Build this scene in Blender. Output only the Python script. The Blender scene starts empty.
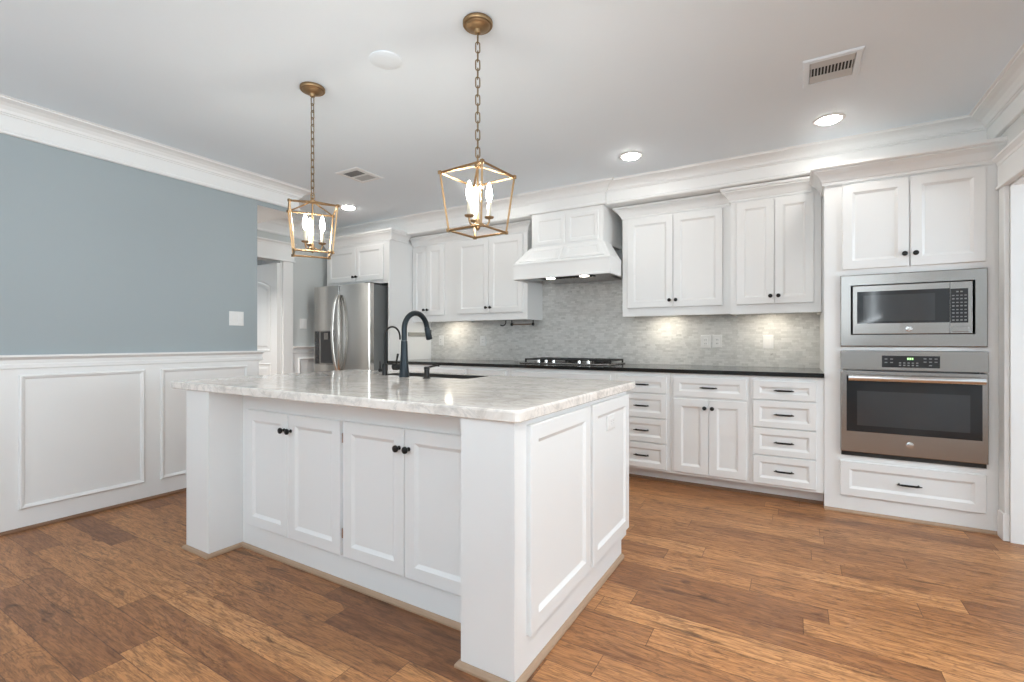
import bpy, bmesh, math, random
from mathutils import Vector, Matrix
random.seed(7)
PI = math.pi
C = bpy.context.scene.collection
SC = bpy.context.scene

# ------------------------------------------------------------------ camera, world, lights, exposure
ZC = 2.545                      # ceiling height
XL, XR, XH = -4.01, 1.045, -5.10  # dining wall, right wall, hall wall
YB, YS = 4.62, 4.12             # back wall, soffit face
cam_d = bpy.data.cameras.new('camera')
cam = bpy.data.objects.new('camera', cam_d)
C.objects.link(cam)
cam.location = (0, 0, 1.14)
cam.rotation_euler = (PI / 2, 0, 0.5355)
cam_d.sensor_width = 36.0
cam_d.lens = 478.3 / 1024 * 36.0
cam_d.clip_start = 0.05
SC.camera = cam

SC.view_settings.view_transform = 'Standard'
SC.view_settings.look = 'None'
SC.view_settings.exposure = 0.58
SC.view_settings.gamma = 1.0
SC.view_settings.use_curve_mapping = False
SC.cycles.max_bounces = 10
SC.cycles.diffuse_bounces = 6
SC.cycles.glossy_bounces = 5
SC.cycles.sample_clamp_indirect = 6.0
SC.cycles.caustics_reflective = False
SC.cycles.caustics_refractive = False

w = bpy.data.worlds.new('daylight_sky')
SC.world = w
w.use_nodes = True
bgn = w.node_tree.nodes['Background']
bgn.inputs[0].default_value = (0.80, 0.90, 1.0, 1)
bgn.inputs[1].default_value = 1.0


def area_light(name, loc, direction, sx, sy, power, col):
    d = bpy.data.lights.new(name, 'AREA')
    d.shape = 'RECTANGLE'
    d.size, d.size_y = sx, sy
    d.energy = power
    d.color = col
    o = bpy.data.objects.new(name, d)
    C.objects.link(o)
    o.location = loc
    o.rotation_euler = Vector(direction).to_track_quat('-Z', 'Y').to_euler()
    return o


# added, unseen area lights for daylight, most tilted up to brighten the ceiling
DAY = (0.88, 0.955, 1.0)
area_light('window_daylight', (-2.55, -3.17, 1.45), (0, 0.8, 5.0), 1.5, 1.7, 46, DAY)
area_light('window_daylight', (-0.45, -3.17, 1.45), (0, 0.8, 5.0), 1.5, 1.7, 46, DAY)
area_light('window_daylight', (1.00, -1.6, 1.45), (-1, 0, 1.8), 1.5, 1.7, 104, DAY)  # fill added to lift the left wall and the ceiling
area_light('window_daylight', (4.44, 1.9, 1.45), (-1, 0, 0.9), 2.2, 1.8, 98, (0.82, 0.93, 1.0))
area_light('window_daylight', (-7.4, 2.6, 1.6), (1, 0.1, 0.2), 1.4, 1.4, 12, DAY)  # fill added in the far room, which has no window
# unseen ceiling lamps without fittings; last two added to brighten right floor and hall
for lx, ly, le in ((-2.9, -0.35, 0.6), (-1.3, -0.35, 0.6), (0.3, -0.35, 0.6), (0.35, 1.75, 9.0), (-4.55, 1.9, 36.0)):
    d = bpy.data.lights.new('recessed_lamp', 'AREA')
    d.shape, d.size, d.energy, d.color = 'DISK', 0.13, le, (1.0, 0.96, 0.91)
    d.spread = math.radians(125)
    o = bpy.data.objects.new('recessed_lamp', d)
    C.objects.link(o)
    o.location = (lx, ly, ZC - 0.003)
RECESSED_E, BULB_E, PUCK_E, HOOD_E = 58, 125, 38, 12


# ------------------------------------------------------------------ material helpers
class NT:
    def __init__(self, name):
        self.m = bpy.data.materials.new(name)
        self.m.use_nodes = True
        self.t = self.m.node_tree
        self.b = self.t.nodes['Principled BSDF']

    def n(self, typ, **kw):
        nd = self.t.nodes.new(typ)
        for k, v in kw.items():
            setattr(nd, k, v)
        return nd

    def put(self, sock, v):
        if isinstance(v, bpy.types.NodeSocket):
            self.t.links.new(v, sock)
        else:
            sock.default_value = v

    def math(self, op, a, b=None, c=None):
        nd = self.n('ShaderNodeMath', operation=op)
        for i, v in enumerate((a, b, c)):
            if v is not None:
                self.put(nd.inputs[i], v)
        return nd.outputs[0]

    def comb(self, x, y, z=0.0):
        nd = self.n('ShaderNodeCombineXYZ')
        for i, v in enumerate((x, y, z)):
            self.put(nd.inputs[i], v)
        return nd.outputs[0]

    def noise(self, vec, scale, detail=4.0, rough=0.55, dist=0.0):
        nd = self.n('ShaderNodeTexNoise')
        self.put(nd.inputs['Vector'], vec)
        nd.inputs['Scale'].default_value = scale
        nd.inputs['Detail'].default_value = detail
        nd.inputs['Roughness'].default_value = rough
        nd.inputs['Distortion'].default_value = dist
        return nd.outputs['Fac']

    def white(self, vec):
        nd = self.n('ShaderNodeTexWhiteNoise', noise_dimensions='2D')
        self.put(nd.inputs['Vector'], vec)
        return nd

    def ramp(self, fac, stops):
        nd = self.n('ShaderNodeValToRGB')
        self.put(nd.inputs[0], fac)
        cr = nd.color_ramp
        while len(cr.elements) > len(stops):
            cr.elements.remove(cr.elements[-1])
        while len(cr.elements) < len(stops):
            cr.elements.new(0.5)
        for e, (p, c) in zip(cr.elements, stops):
            e.position = p
            e.color = (c[0], c[1], c[2], 1)
        return nd.outputs[0]

    def mix(self, fac, a, b, mode='MIX'):
        nd = self.n('ShaderNodeMix', data_type='RGBA', blend_type=mode)
        self.put(nd.inputs[0], fac)
        self.put(nd.inputs[6], a if isinstance(a, bpy.types.NodeSocket) else (*a, 1))
        self.put(nd.inputs[7], b if isinstance(b, bpy.types.NodeSocket) else (*b, 1))
        return nd.outputs[2]

    def bump(self, h, strength=0.2, dist=0.002):
        nd = self.n('ShaderNodeBump')
        nd.inputs['Strength'].default_value = strength
        nd.inputs['Distance'].default_value = dist
        self.put(nd.inputs['Height'], h)
        self.t.links.new(nd.outputs[0], self.b.inputs['Normal'])

    def pos(self):
        return self.n('ShaderNodeNewGeometry').outputs['Position']

    def set(self, **kw):
        for k, v in kw.items():
            self.put(self.b.inputs[k.replace('_', ' ')], v if not isinstance(v, tuple) else (*v, 1))
        return self.m


def paint(name, col, rough=0.4, speck=0.02, scale=60):
    t = NT(name)
    nz = t.noise(t.pos(), 3.0, 3.0)
    d = tuple(c * (1 - speck) for c in col)
    t.set(Base_Color=t.mix(nz, d, col), Roughness=rough)
    t.bump(t.noise(t.pos(), scale, 2.0), 0.05, 0.001)
    return t.m


def metal(name, col, rough=0.3, aniso=None, metallic=1.0):
    t = NT(name)
    if aniso:
        sep = t.n('ShaderNodeSeparateXYZ')
        t.put(sep.inputs[0], t.pos())
        v = t.comb(t.math('MULTIPLY', sep.outputs[0], aniso[0]), t.math('MULTIPLY', sep.outputs[1], aniso[1]),
                   t.math('MULTIPLY', sep.outputs[2], aniso[2]))
        f = t.noise(v, 1.0, 3.0)
        t.set(Roughness=t.math('MULTIPLY_ADD', f, 0.06, rough - 0.03))
        t.set(Base_Color=t.mix(f, tuple(c * 0.94 for c in col), col))
    else:
        f = t.noise(t.pos(), 45, 3.0)
        t.set(Roughness=t.math('MULTIPLY_ADD', f, 0.12, rough - 0.06),
              Base_Color=t.mix(f, tuple(c * 0.86 for c in col), col))
    t.set(Metallic=metallic)
    return t.m


def emit(name, col, e):
    t = NT(name)
    t.set(Base_Color=(0.8, 0.8, 0.8), Emission_Color=col)
    t.b.inputs['Emission Strength'].default_value = e
    return t.m


def plain(name, col, rough=0.4, **kw):
    t = NT(name)
    nz = t.noise(t.pos(), 20, 2.0)
    t.set(Base_Color=t.mix(nz, tuple(c * 0.95 for c in col), col), Roughness=rough)
    for k, v in kw.items():
        t.b.inputs[k.replace('_', ' ')].default_value = v
    return t.m


def wood_floor():
    t = NT('wood_plank_floor')
    sep = t.n('ShaderNodeSeparateXYZ')
    t.put(sep.inputs[0], t.pos())
    x, y = sep.outputs[0], sep.outputs[1]
    W, L = 0.128, 1.05
    v = t.math('DIVIDE', y, W)
    row = t.math('FLOOR', v)
    fy = t.math('FRACT', v)
    rr = t.white(t.comb(row, 3.7)).outputs['Value']
    u = t.math('ADD', t.math('DIVIDE', x, L), t.math('MULTIPLY', rr, 9.31))
    col = t.math('FLOOR', u)
    fx = t.math('FRACT', u)
    wn = t.white(t.comb(row, col))
    pid = wn.outputs['Value']
    gx = t.math('ADD', x, t.math('MULTIPLY', pid, 37.0))
    gy = t.math('ADD', y, t.math('MULTIPLY', pid, 11.0))
    zz = t.math('MULTIPLY', pid, 53.0)
    cath = t.noise(t.comb(t.math('MULTIPLY', gx, 1.2), t.math('MULTIPLY', gy, 7.5), zz), 1.6, 5.0, 0.55, 1.0)
    fine = t.noise(t.comb(t.math('MULTIPLY', gx, 9.0), t.math('MULTIPLY', gy, 70.0), zz), 1.0, 4.0, 0.65, 0.4)
    blot = t.noise(t.comb(t.math('MULTIPLY', gx, 2.0), t.math('MULTIPLY', gy, 8.0), zz), 2.1, 5.0, 0.68, 0.8)
    rings = t.math('FRACT', t.math('MULTIPLY', cath, 12.0))
    rings = t.math('ABSOLUTE', t.math('SUBTRACT', rings, 0.5))
    base = t.ramp(t.math('MULTIPLY_ADD', t.math('SUBTRACT', cath, 0.5), 0.9, t.math('MULTIPLY_ADD', pid, 0.8, 0.1)),
                  [(0.0, (0.205, 0.086, 0.038)), (0.25, (0.325, 0.140, 0.057)), (0.55, (0.460, 0.208, 0.080)),
                   (0.8, (0.545, 0.255, 0.100)), (1.0, (0.615, 0.305, 0.125))])
    ringm = t.math('MULTIPLY', t.ramp(rings, [(0.0, (1, 1, 1)), (0.2, (0, 0, 0))]), 0.45)
    c = t.mix(ringm, base, (0.085, 0.036, 0.018))
    c = t.mix(t.math('MULTIPLY', t.ramp(fine, [(0.45, (0, 0, 0)), (0.66, (1, 1, 1))]), 0.5), c, (0.10, 0.043, 0.02))
    c = t.mix(t.math('MULTIPLY', t.ramp(blot, [(0.56, (0, 0, 0)), (0.72, (1, 1, 1))]), 0.85), c, (0.060, 0.027, 0.015))
    hair = t.noise(t.comb(t.math('MULTIPLY', gx, 16.0), t.math('MULTIPLY', gy, 210.0), zz), 1.0, 3.0, 0.6, 0.3)
    c = t.mix(t.math('MULTIPLY', t.ramp(hair, [(0.5, (0, 0, 0)), (0.64, (1, 1, 1))]), 0.40), c, (0.085, 0.037, 0.018))
    ey = t.math('MULTIPLY', t.math('MINIMUM', fy, t.math('SUBTRACT', 1.0, fy)), W)
    ex = t.math('MULTIPLY', t.math('MINIMUM', fx, t.math('SUBTRACT', 1.0, fx)), L)
    seam = t.math('LESS_THAN', t.math('MINIMUM', ey, ex), 0.0013)
    c = t.mix(t.math('MULTIPLY', seam, 0.7), c, (0.05, 0.022, 0.012))
    t.set(Base_Color=c, Roughness=t.math('MULTIPLY_ADD', fine, 0.16, 0.30))
    t.b.inputs['Specular IOR Level'].default_value = 0.35
    h = t.math('SUBTRACT', t.math('MULTIPLY_ADD', cath, 0.8, t.math('MULTIPLY', fine, 0.3)), t.math('MULTIPLY', seam, 0.9))
    t.bump(h, 0.35, 0.003)
    return t.m


def mosaic():
    t = NT('marble_mosaic')
    sep = t.n('ShaderNodeSeparateXYZ')
    t.put(sep.inputs[0], t.pos())
    x, z = sep.outputs[0], sep.outputs[2]
    H, L = 0.0185, 0.047
    v = t.math('DIVIDE', z, H)
    row = t.math('FLOOR', v)
    fy = t.math('FRACT', v)
    rr = t.white(t.comb(row, 1.3)).outputs['Value']
    u = t.math('ADD', t.math('DIVIDE', x, L), t.math('MULTIPLY', rr, 5.7))
    col = t.math('FLOOR', u)
    fx = t.math('FRACT', u)
    pid = t.white(t.comb(row, col)).outputs['Value']
    big = t.noise(t.pos(), 7.0, 4.0, 0.6, 0.8)
    vein = t.noise(t.pos(), 38.0, 4.0, 0.6, 1.5)
    f = t.math('MULTIPLY_ADD', t.math('SUBTRACT', big, 0.5), 0.5, t.math('MULTIPLY_ADD', t.math('SUBTRACT', vein, 0.5), 0.8, t.math('MULTIPLY_ADD', pid, 0.6, 0.2)))
    c = t.ramp(f, [(0.0, (0.36, 0.355, 0.335)), (0.15, (0.52, 0.515, 0.495)), (0.5, (0.62, 0.615, 0.595)), (0.85, (0.69, 0.685, 0.665)), (1.0, (0.74, 0.735, 0.715))])
    ey = t.math('MULTIPLY', t.math('MINIMUM', fy, t.math('SUBTRACT', 1.0, fy)), H)
    ex = t.math('MULTIPLY', t.math('MINIMUM', fx, t.math('SUBTRACT', 1.0, fx)), L)
    g = t.math('LESS_THAN', t.math('MINIMUM', ey, ex), 0.0009)
    c = t.mix(t.math('MULTIPLY', g, 0.6), c, (0.50, 0.50, 0.48))
    t.set(Base_Color=c, Roughness=0.32)
    t.bump(t.math('SUBTRACT', t.math('MULTIPLY', pid, 0.5), g), 0.4, 0.0015)
    return t.m


def stone(name, stops, scale, rough, veinc, veins=0.5, dist=1.2):
    t = NT(name)
    sep = t.n('ShaderNodeSeparateXYZ')
    t.put(sep.inputs[0], t.pos())
    p = t.comb(t.math('MULTIPLY', sep.outputs[0], 0.75), sep.outputs[1], sep.outputs[2])
    a = t.noise(p, scale, 6.0, 0.62, dist)
    b = t.noise(p, scale * 4.2, 5.0, 0.65, 0.7)
    c = t.ramp(t.math('MULTIPLY_ADD', b, 0.35, t.math('MULTIPLY', a, 0.65)), stops)
    rv = t.math('ABSOLUTE', t.math('SUBTRACT', t.noise(p, scale * 0.8, 6.0, 0.6, 2.0), 0.5))
    c = t.mix(t.math('MULTIPLY', t.ramp(rv, [(0.0, (1, 1, 1)), (0.045, (0, 0, 0))]), veins), c, veinc)
    t.set(Base_Color=c, Roughness=rough)
    t.b.inputs['Specular IOR Level'].default_value = 0.36
    return t.m


WHITE = paint('white_cabinet_paint', (0.795, 0.80, 0.795), 0.33)
TRIMW = paint('white_trim_paint', (0.795, 0.80, 0.795), 0.38)
CEIL = paint('ceiling_paint', (0.80, 0.875, 0.935), 0.75)
GREYW = paint('pale_grey_wall_paint', (0.66, 0.67, 0.66), 0.6)
BLUEW = paint('grey_blue_wall_paint', (0.335, 0.382, 0.400), 0.6)
FLOOR = wood_floor()
TILE = mosaic()
GRANITE = stone('white_grey_granite', [(0.30, (0.46, 0.43, 0.40)), (0.43, (0.72, 0.675, 0.625)), (0.55, (0.82, 0.775, 0.725)), (0.7, (0.87, 0.835, 0.79))],
                6.5, 0.08, (0.46, 0.44, 0.42), 0.45)
BLACKST = stone('black_granite', [(0.3, (0.008, 0.008, 0.008)), (0.6, (0.016, 0.016, 0.015)), (0.72, (0.05, 0.05, 0.046))], 60.0, 0.10, (0.03, 0.03, 0.03), 0.2)
STEEL = metal('brushed_stainless_steel', (0.37, 0.35, 0.33), 0.24, (2, 2, 700))
STEELV = metal('brushed_stainless_steel_vertical', (0.60, 0.58, 0.55), 0.25, (700, 2, 2))
CHROME = metal('polished_chrome', (0.80, 0.79, 0.78), 0.12)
BRASS = metal('antique_brass', (0.36, 0.24, 0.13), 0.45)
CHAINM = metal('dark_bronze_chain', (0.24, 0.17, 0.10), 0.5)
BLACKM = metal('black_metal', (0.022, 0.021, 0.020), 0.38, None, 0.6)
IRON = plain('cast_iron', (0.02, 0.02, 0.02), 0.55)
NAVY = metal('blue_black_finish', (0.024, 0.033, 0.040), 0.38, None, 0.55)
GLASSK = plain('black_glass', (0.022, 0.023, 0.025), 0.06)
GLASSG = plain('smoky_grey_glass', (0.045, 0.047, 0.05), 0.06)
DARKP = plain('dark_plastic', (0.03, 0.03, 0.032), 0.35)
GREYP = plain('charcoal_grey_casing', (0.16, 0.17, 0.17), 0.45)
KEYP = plain('pale_key_print', (0.22, 0.225, 0.225), 0.5)
PLASTW = plain('white_plastic', (0.80, 0.80, 0.79), 0.35)
VENTG = plain('vent_grey_metal', (0.55, 0.545, 0.535), 0.5)
VOID = plain('dark_duct', (0.03, 0.028, 0.026), 0.8)
SHOEW = plain('tan_shoe_wood', (0.40, 0.27, 0.18), 0.5)
SHOEB = plain('brown_shoe_wood', (0.21, 0.11, 0.06), 0.5)
CANDLE = plain('cream_candle_sleeve', (0.55, 0.51, 0.42), 0.5)
LENS_E = emit('recessed_lamp_glow', (1.0, 0.96, 0.90), RECESSED_E)
BULB = emit('bulb_glow', (1.0, 0.93, 0.82), BULB_E)
PUCK = emit('puck_lamp_glow', (1.0, 0.90, 0.74), PUCK_E)
HOODL = emit('hood_lamp_glow', (1.0, 0.92, 0.80), HOOD_E)
GREEN = emit('green_digits', (0.25, 1.0, 0.10), 1.2)


# ------------------------------------------------------------------ mesh helpers
def new():
    return bmesh.new()


def box(bm, x0, x1, y0, y1, z0, z1, bev=0.0):
    vs = [bm.verts.new((x, y, z)) for x in (x0, x1) for y in (y0, y1) for z in (z0, z1)]
    fs = [bm.faces.new([vs[i] for i in q]) for q in
          ((0, 1, 3, 2), (4, 6, 7, 5), (0, 4, 5, 1), (2, 3, 7, 6), (0, 2, 6, 4), (1, 5, 7, 3))]
    if bev:
        es = list({e for f in fs for e in f.edges})
        bmesh.ops.bevel(bm, geom=es, offset=bev, segments=2, affect='EDGES', profile=0.6)
    return bm


def loops(bm, rings, cap0=True, cap1=True, closed=False):
    """skin a list of equal-length rings of points"""
    R = [[bm.verts.new(p) for p in r] for r in rings]
    n = len(R[0])
    pairs = list(zip(R, R[1:])) + ([(R[-1], R[0])] if closed else [])
    for a, b in pairs:
        for i in range(n):
            j = (i + 1) % n
            bm.faces.new((a[i], a[j], b[j], b[i]))
    if cap0 and not closed:
        bm.faces.new(list(reversed(R[0])))
    if cap1 and not closed:
        bm.faces.new(R[-1])
    return bm


def panel(bm, o, u, v, n, w, h, prof):
    """nested rectangles: prof = [(inset, out)], from the back edge to the centre field"""
    o, u, v, n = Vector(o), Vector(u), Vector(v), Vector(n)
    rings = []
    for i, d in prof:
        rings.append([o + u * a + v * b + n * d for a, b in ((i, i), (w - i, i), (w - i, h - i), (i, h - i))])
    return loops(bm, rings)


def shaker(rail=0.055, t=0.018, bead=0.014):
    return [(0, 0), (0, t - 0.003), (0.003, t), (rail, t), (rail + 0.003, t - 0.002), (rail + bead, t - 0.009), (rail + bead + 0.002, t - 0.010)]


def lathe(bm, prof, c=(0, 0, 0), axis='Z', seg=24):
    c = Vector(c)
    rings = []
    for r, h in prof:
        ring = []
        for k in range(seg):
            a = 2 * PI * k / seg
            p, q = max(r, 1e-4) * math.cos(a), max(r, 1e-4) * math.sin(a)
            ring.append(c + Vector({'Z': (p, q, h), 'Y': (p, h, q), 'X': (h, p, q)}[axis]))
        rings.append(ring)
    return loops(bm, rings)


def tube(bm, pts, rad, seg=10, closed=False, flat=None):
    pts = [Vector(p) for p in pts]
    n = len(pts)
    rads = rad if isinstance(rad, (list, tuple)) else [rad] * n
    tang = []
    for i in range(n):
        a = pts[(i - 1) % n] if (closed or i) else pts[i]
        b = pts[(i + 1) % n] if (closed or i < n - 1) else pts[i]
        tang.append((b - a).normalized())
    up = Vector((0, 0, 1)) if abs(tang[0].z) < 0.9 else Vector((0, 1, 0))
    nrm = (up - tang[0] * up.dot(tang[0])).normalized()
    rings = []
    for i in range(n):
        nrm = (nrm - tang[i] * nrm.dot(tang[i])).normalized()
        bi = tang[i].cross(nrm)
        f = flat or (1, 1)
        rings.append([pts[i] + (nrm * math.cos(2 * PI * k / seg) * f[0] + bi * math.sin(2 * PI * k / seg) * f[1]) * rads[i] for k in range(seg)])
    return loops(bm, rings, closed=closed)


def miters(path, closed=False):
    P = [Vector((p[0], p[1])) for p in path]
    out = []
    for i in range(len(P)):
        ds = []
        if i > 0:
            ds.append((P[i] - P[i - 1]).normalized())
        if i < len(P) - 1:
            ds.append((P[i + 1] - P[i]).normalized())
        ns = [Vector((d.y, -d.x)) for d in ds]
        if len(ns) == 1:
            out.append(ns[0])
        else:
            s = ns[0] + ns[1]
            out.append(s / max(0.2, s.dot(ns[0])))
    return P, out


def sweep(bm, path, prof, z0, a=0, b=None):
    """profile [(out, dz)] swept along the plan polyline; out is to the right of travel"""
    P, M = miters(path)
    b = len(P) - 1 if b is None else b
    rings = [[Vector((P[i].x + M[i].x * o, P[i].y + M[i].y * o, z0 + dz)) for o, dz in prof] for i in range(a, b + 1)]
    return loops(bm, rings)


def link(name, bm, mat, parent=None, smooth=False, kind=None):
    bmesh.ops.recalc_face_normals(bm, faces=bm.faces[:])
    if parent is not None:
        bmesh.ops.translate(bm, verts=bm.verts[:], vec=-wloc(parent))
    me = bpy.data.meshes.new(name)
    bm.to_mesh(me)
    bm.free()
    for m in (mat if isinstance(mat, (list, tuple)) else [mat]):
        me.materials.append(m)
    if smooth:
        for p in me.polygons:
            p.use_smooth = True
        try:
            me.set_sharp_from_angle(angle=math.radians(40))
        except Exception:
            pass
    o = bpy.data.objects.new(name, me)
    C.objects.link(o)
    if parent is not None:
        o.parent = parent
    if kind:
        o['kind'] = kind
    return o


def wloc(o):
    l = Vector(o.location)
    while o.parent is not None:
        o = o.parent
        l = l + Vector(o.location)
    return l


def thing(name, label, cat, loc, group=None):
    o = bpy.data.objects.new(name, None)
    o.empty_display_size = 0.1
    C.objects.link(o)
    o.location = loc
    tag(o, label, cat, group)
    return o


def tag(o, label, cat, group=None):
    o['label'] = label
    o['category'] = cat
    if group:
        o['group'] = group
    return o


def struct(name, bm, mat):
    return link(name, bm, mat, None, False, 'structure')


def copy_tree(o, parent=None):
    c = o.copy()
    C.objects.link(c)
    if parent is not None:
        c.parent = parent
    for ch in list(o.children):
        copy_tree(ch, c)
    return c


# ------------------------------------------------------------------ room shell
struct('floor', box(new(), -8.0, 4.6, -3.3, 4.8, -0.05, 0.0), FLOOR)
struct('ceiling', box(new(), -8.0, 4.6, -3.3, 4.8, ZC, ZC + 0.08), CEIL)
struct('wall_back', box(new(), XH, 1.2, YB, YB + 0.12, 0, ZC), GREYW)
bm = new()
box(bm, -7.6, XH, YB, YB + 0.12, 0, ZC)
box(bm, -7.6, XH - 0.12, 1.2, 1.32, 0, ZC)
box(bm, -7.6, -7.48, 1.32, YB, 0, ZC)
struct('wall_far_room', bm, TRIMW)
struct('wall_left', box(new(), XL - 0.12, XL, -3.2, 2.436, 0, ZC), BLUEW)
bm = new()
box(bm, XH, XL, 2.4365, 2.82, 2.318, ZC)
bm.faces.ensure_lookup_table()
for f in bm.faces:
    if f.calc_center_median().z < 2.32:
        f.material_index = 1
struct('beam', bm, [BLUEW, TRIMW])
bm = new()
box(bm, XH - 0.12, XH, -3.2, 2.50, 0, ZC)
box(bm, XH - 0.12, XH, 2.50, 3.39, 2.06, ZC)
box(bm, XH - 0.12, XH, 3.39, YB, 0, ZC)
struct('wall_hall', bm, paint('pale_blue_grey_hall_paint', (0.56, 0.585, 0.580), 0.6))
# right wall with its wide cased opening, and the bright room beyond
OY0, OY1, OZ = 1.15, 3.775, 2.03
bm = new()
box(bm, XR, XR + 0.14, OY1, YB, 0, ZC)
box(bm, XR, XR + 0.14, OY0, OY1, OZ, ZC)
box(bm, XR, XR + 0.14, -3.2, -2.4, 0, ZC)
box(bm, XR, XR + 0.14, -0.8, OY0, 0, ZC)
box(bm, XR, XR + 0.14, -2.4, -0.8, 0, 0.6)
box(bm, XR, XR + 0.14, -2.4, -0.8, 2.3, ZC)
struct('wall_right', bm, GREYW)
bm = new()
box(bm, 1.2, 4.6, YB, YB + 0.12, 0, ZC)
box(bm, 1.19, 4.6, -0.62, -0.5, 0, ZC)
for a in ((-0.5, 0.8, 0, ZC), (3.0, YB, 0, ZC), (0.8, 3.0, 0, 0.55), (0.8, 3.0, 2.35, ZC)):
    box(bm, 4.48, 4.6, *a)
struct('wall_side_room', bm, TRIMW)
# rear wall with two windows (behind the camera)
bm = new()
xs = [(-5.22, -3.3), (-1.8, -1.2), (0.3, 1.2)]
for a, b in xs:
    box(bm, a, b, -3.3, -3.2, 0, ZC)
for a, b in ((-3.3, -1.8), (-1.2, 0.3)):
    box(bm, a, b, -3.3, -3.2, 0, 0.6)
    box(bm, a, b, -3.3, -3.2, 2.3, ZC)
struct('wall_rear', bm, BLUEW)
for k, (a, b) in enumerate(((-3.3, -1.8), (-1.2, 0.3))):
    bm = new()
    for q in ((a, a + 0.06, 0.6, 2.3), (b - 0.06, b, 0.6, 2.3), (a, b, 0.6, 0.66), (a, b, 2.24, 2.3), (a, b, 1.43, 1.48)):
        box(bm, q[0], q[1], -3.29, -3.21, q[2], q[3])
    struct('window_%d' % (k + 1), bm, TRIMW)
bm = new()
for q in ((0.8, 0.86, 0.55, 2.35), (2.94, 3.0, 0.55, 2.35), (1.87, 1.93, 0.55, 2.35), (0.8, 3.0, 0.55, 0.61), (0.8, 3.0, 2.29, 2.35)):
    box(bm, 4.5, 4.58, *q)
struct('window_3', bm, TRIMW)
bm = new()
for q in ((-2.4, -2.34, 0.6, 2.3), (-0.86, -0.8, 0.6, 2.3), (-2.4, -0.8, 0.6, 0.66), (-2.4, -0.8, 2.24, 2.3), (-2.4, -0.8, 1.43, 1.48)):
    box(bm, XR + 0.04, XR + 0.12, *q)
struct('window_4', bm, TRIMW)  # unseen window, added to go with the fill light on the left wall

# soffit over the cabinets, with a break round the hood chimney
CHX0, CHX1, CHY = -2.20, -1.478, 4.085
SOFZ = 2.357
struct('soffit', box(new(), XH, XR, YS, YB, SOFZ, ZC), TRIMW)
CROWN = [(0.0, -0.186), (0.016, -0.186), (0.020, -0.180), (0.020, -0.168), (0.012, -0.160), (0.012, -0.078), (0.020, -0.075),
         (0.020, -0.069), (0.028, -0.066), (0.034, -0.050), (0.050, -0.032), (0.072, -0.020), (0.096, -0.014), (0.106, -0.011), (0.108, -0.004), (0.122, -0.003), (0.122, 0.0), (0.0, 0.0)]
cpath = [(XL, -3.2), (XL, 2.82), (XH, 2.82), (XH, YS), (CHX0 - 0.012, YS), (CHX0 - 0.012, CHY), (CHX1 + 0.012, CHY), (CHX1 + 0.012, YS), (XR, YS), (XR, -3.2)]
for k, (a, b) in enumerate(((0, 2), (2, 3), (3, 8), (8, 9))):
    bm = new()
    sweep(bm, cpath, CROWN, ZC, a, b)
    struct('trim_%d' % (k + 1), bm, TRIMW)

# wainscot on the dining wall: board, chair rail, picture-frame mouldings
RAIL = [(0.0, -0.085), (0.012, -0.085), (0.016, -0.078), (0.016, -0.058), (0.012, -0.052), (0.012, -0.030), (0.020, -0.024), (0.034, -0.014), (0.044, -0.012), (0.044, 0.0), (0.0, 0.0)]
FRM = [(0.0, 0.0), (0.0, 0.006), (0.004, 0.013), (0.010, 0.015), (0.016, 0.011), (0.021, 0.009), (0.026, 0.004), (0.026, 0.0)]


def pic_frame(bm, o, u, v, n, w_, h):
    o, u, v, n = Vector(o), Vector(u), Vector(v), Vector(n)
    rings = [[o + u * a + v * b + n * d for a, b in ((i, i), (w_ - i, i), (w_ - i, h - i), (i, h - i))] for i, d in FRM]
    return loops(bm, rings, closed=True)


bm = new()
box(bm, XL, XL + 0.008, -3.2, 2.436, 0, 0.975)
sweep(bm, [(XL, -3.2), (XL, 2.475)], RAIL, 1.056)
y1 = 2.344
ys = []
while y1 > -3.0:
    ys.append((y1 - 0.644, y1))
    y1 -= 0.745
for a, b in ys:
    pic_frame(bm, (XL + 0.008, a, 0.128), (0, 1, 0), (0, 0, 1), (1, 0, 0), b - a, 0.808)
struct('trim_5', bm, TRIMW)
SHOE = [(0.0, 0.0), (0.017, 0.0), (0.017, 0.008), (0.012, 0.016), (0.004, 0.020), (0.0, 0.020)]
bm = new()
sweep(bm, [(XL + 0.008, -3.2), (XL + 0.008, 2.45)], SHOE, 0.0)
struct('baseboard_left', bm, SHOEB)
# corner strip where the dining wall ends
struct('trim_6', box(new(), XL - 0.12, XL + 0.008, 2.4365, 2.446, 0, 0.970), TRIMW)
# hall wainscot and rail
bm = new()
box(bm, XH, XH + 0.008, 3.53, YB, 0, 0.99)
sweep(bm, [(XH, 3.525), (XH, YB)], RAIL, 1.078)
pic_frame(bm, (XH + 0.008, 3.60, 0.128), (0, 1, 0), (0, 0, 1), (1, 0, 0), 0.9, 0.81)
struct('trim_7', bm, TRIMW)

# hall doorway: casing, header with cap, open panelled door
bm = new()
box(bm, XH, XH + 0.022, 3.395, 3.522, 0, 2.06, 0.003)
box(bm, XH, XH + 0.022, 2.38, 2.495, 0, 2.06, 0.003)
box(bm, XH, XH + 0.026, 2.36, 3.535, 2.06, 2.235, 0.002)
box(bm, XH, XH + 0.034, 2.35, 3.545, 2.06, 2.078, 0.004)
sweep(bm, [(XH, 2.34), (XH, 3.55)], [(0, 0), (0.028, 0), (0.032, 0.018), (0.05, 0.034), (0.05, 0.046), (0, 0.046)], 2.235)
box(bm, XH - 0.12, XH, 3.375, 3.3895, 0, 2.06)
box(bm, XH - 0.12, XH, 2.5005, 2.515, 0, 2.06)
struct('trim_8', bm, TRIMW)
bm = new()
dx0, dx1, dy = -5.895, -5.103, 3.373
box(bm, dx0, dx1, dy - 0.04, dy, 0.012, 2.035)
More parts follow.
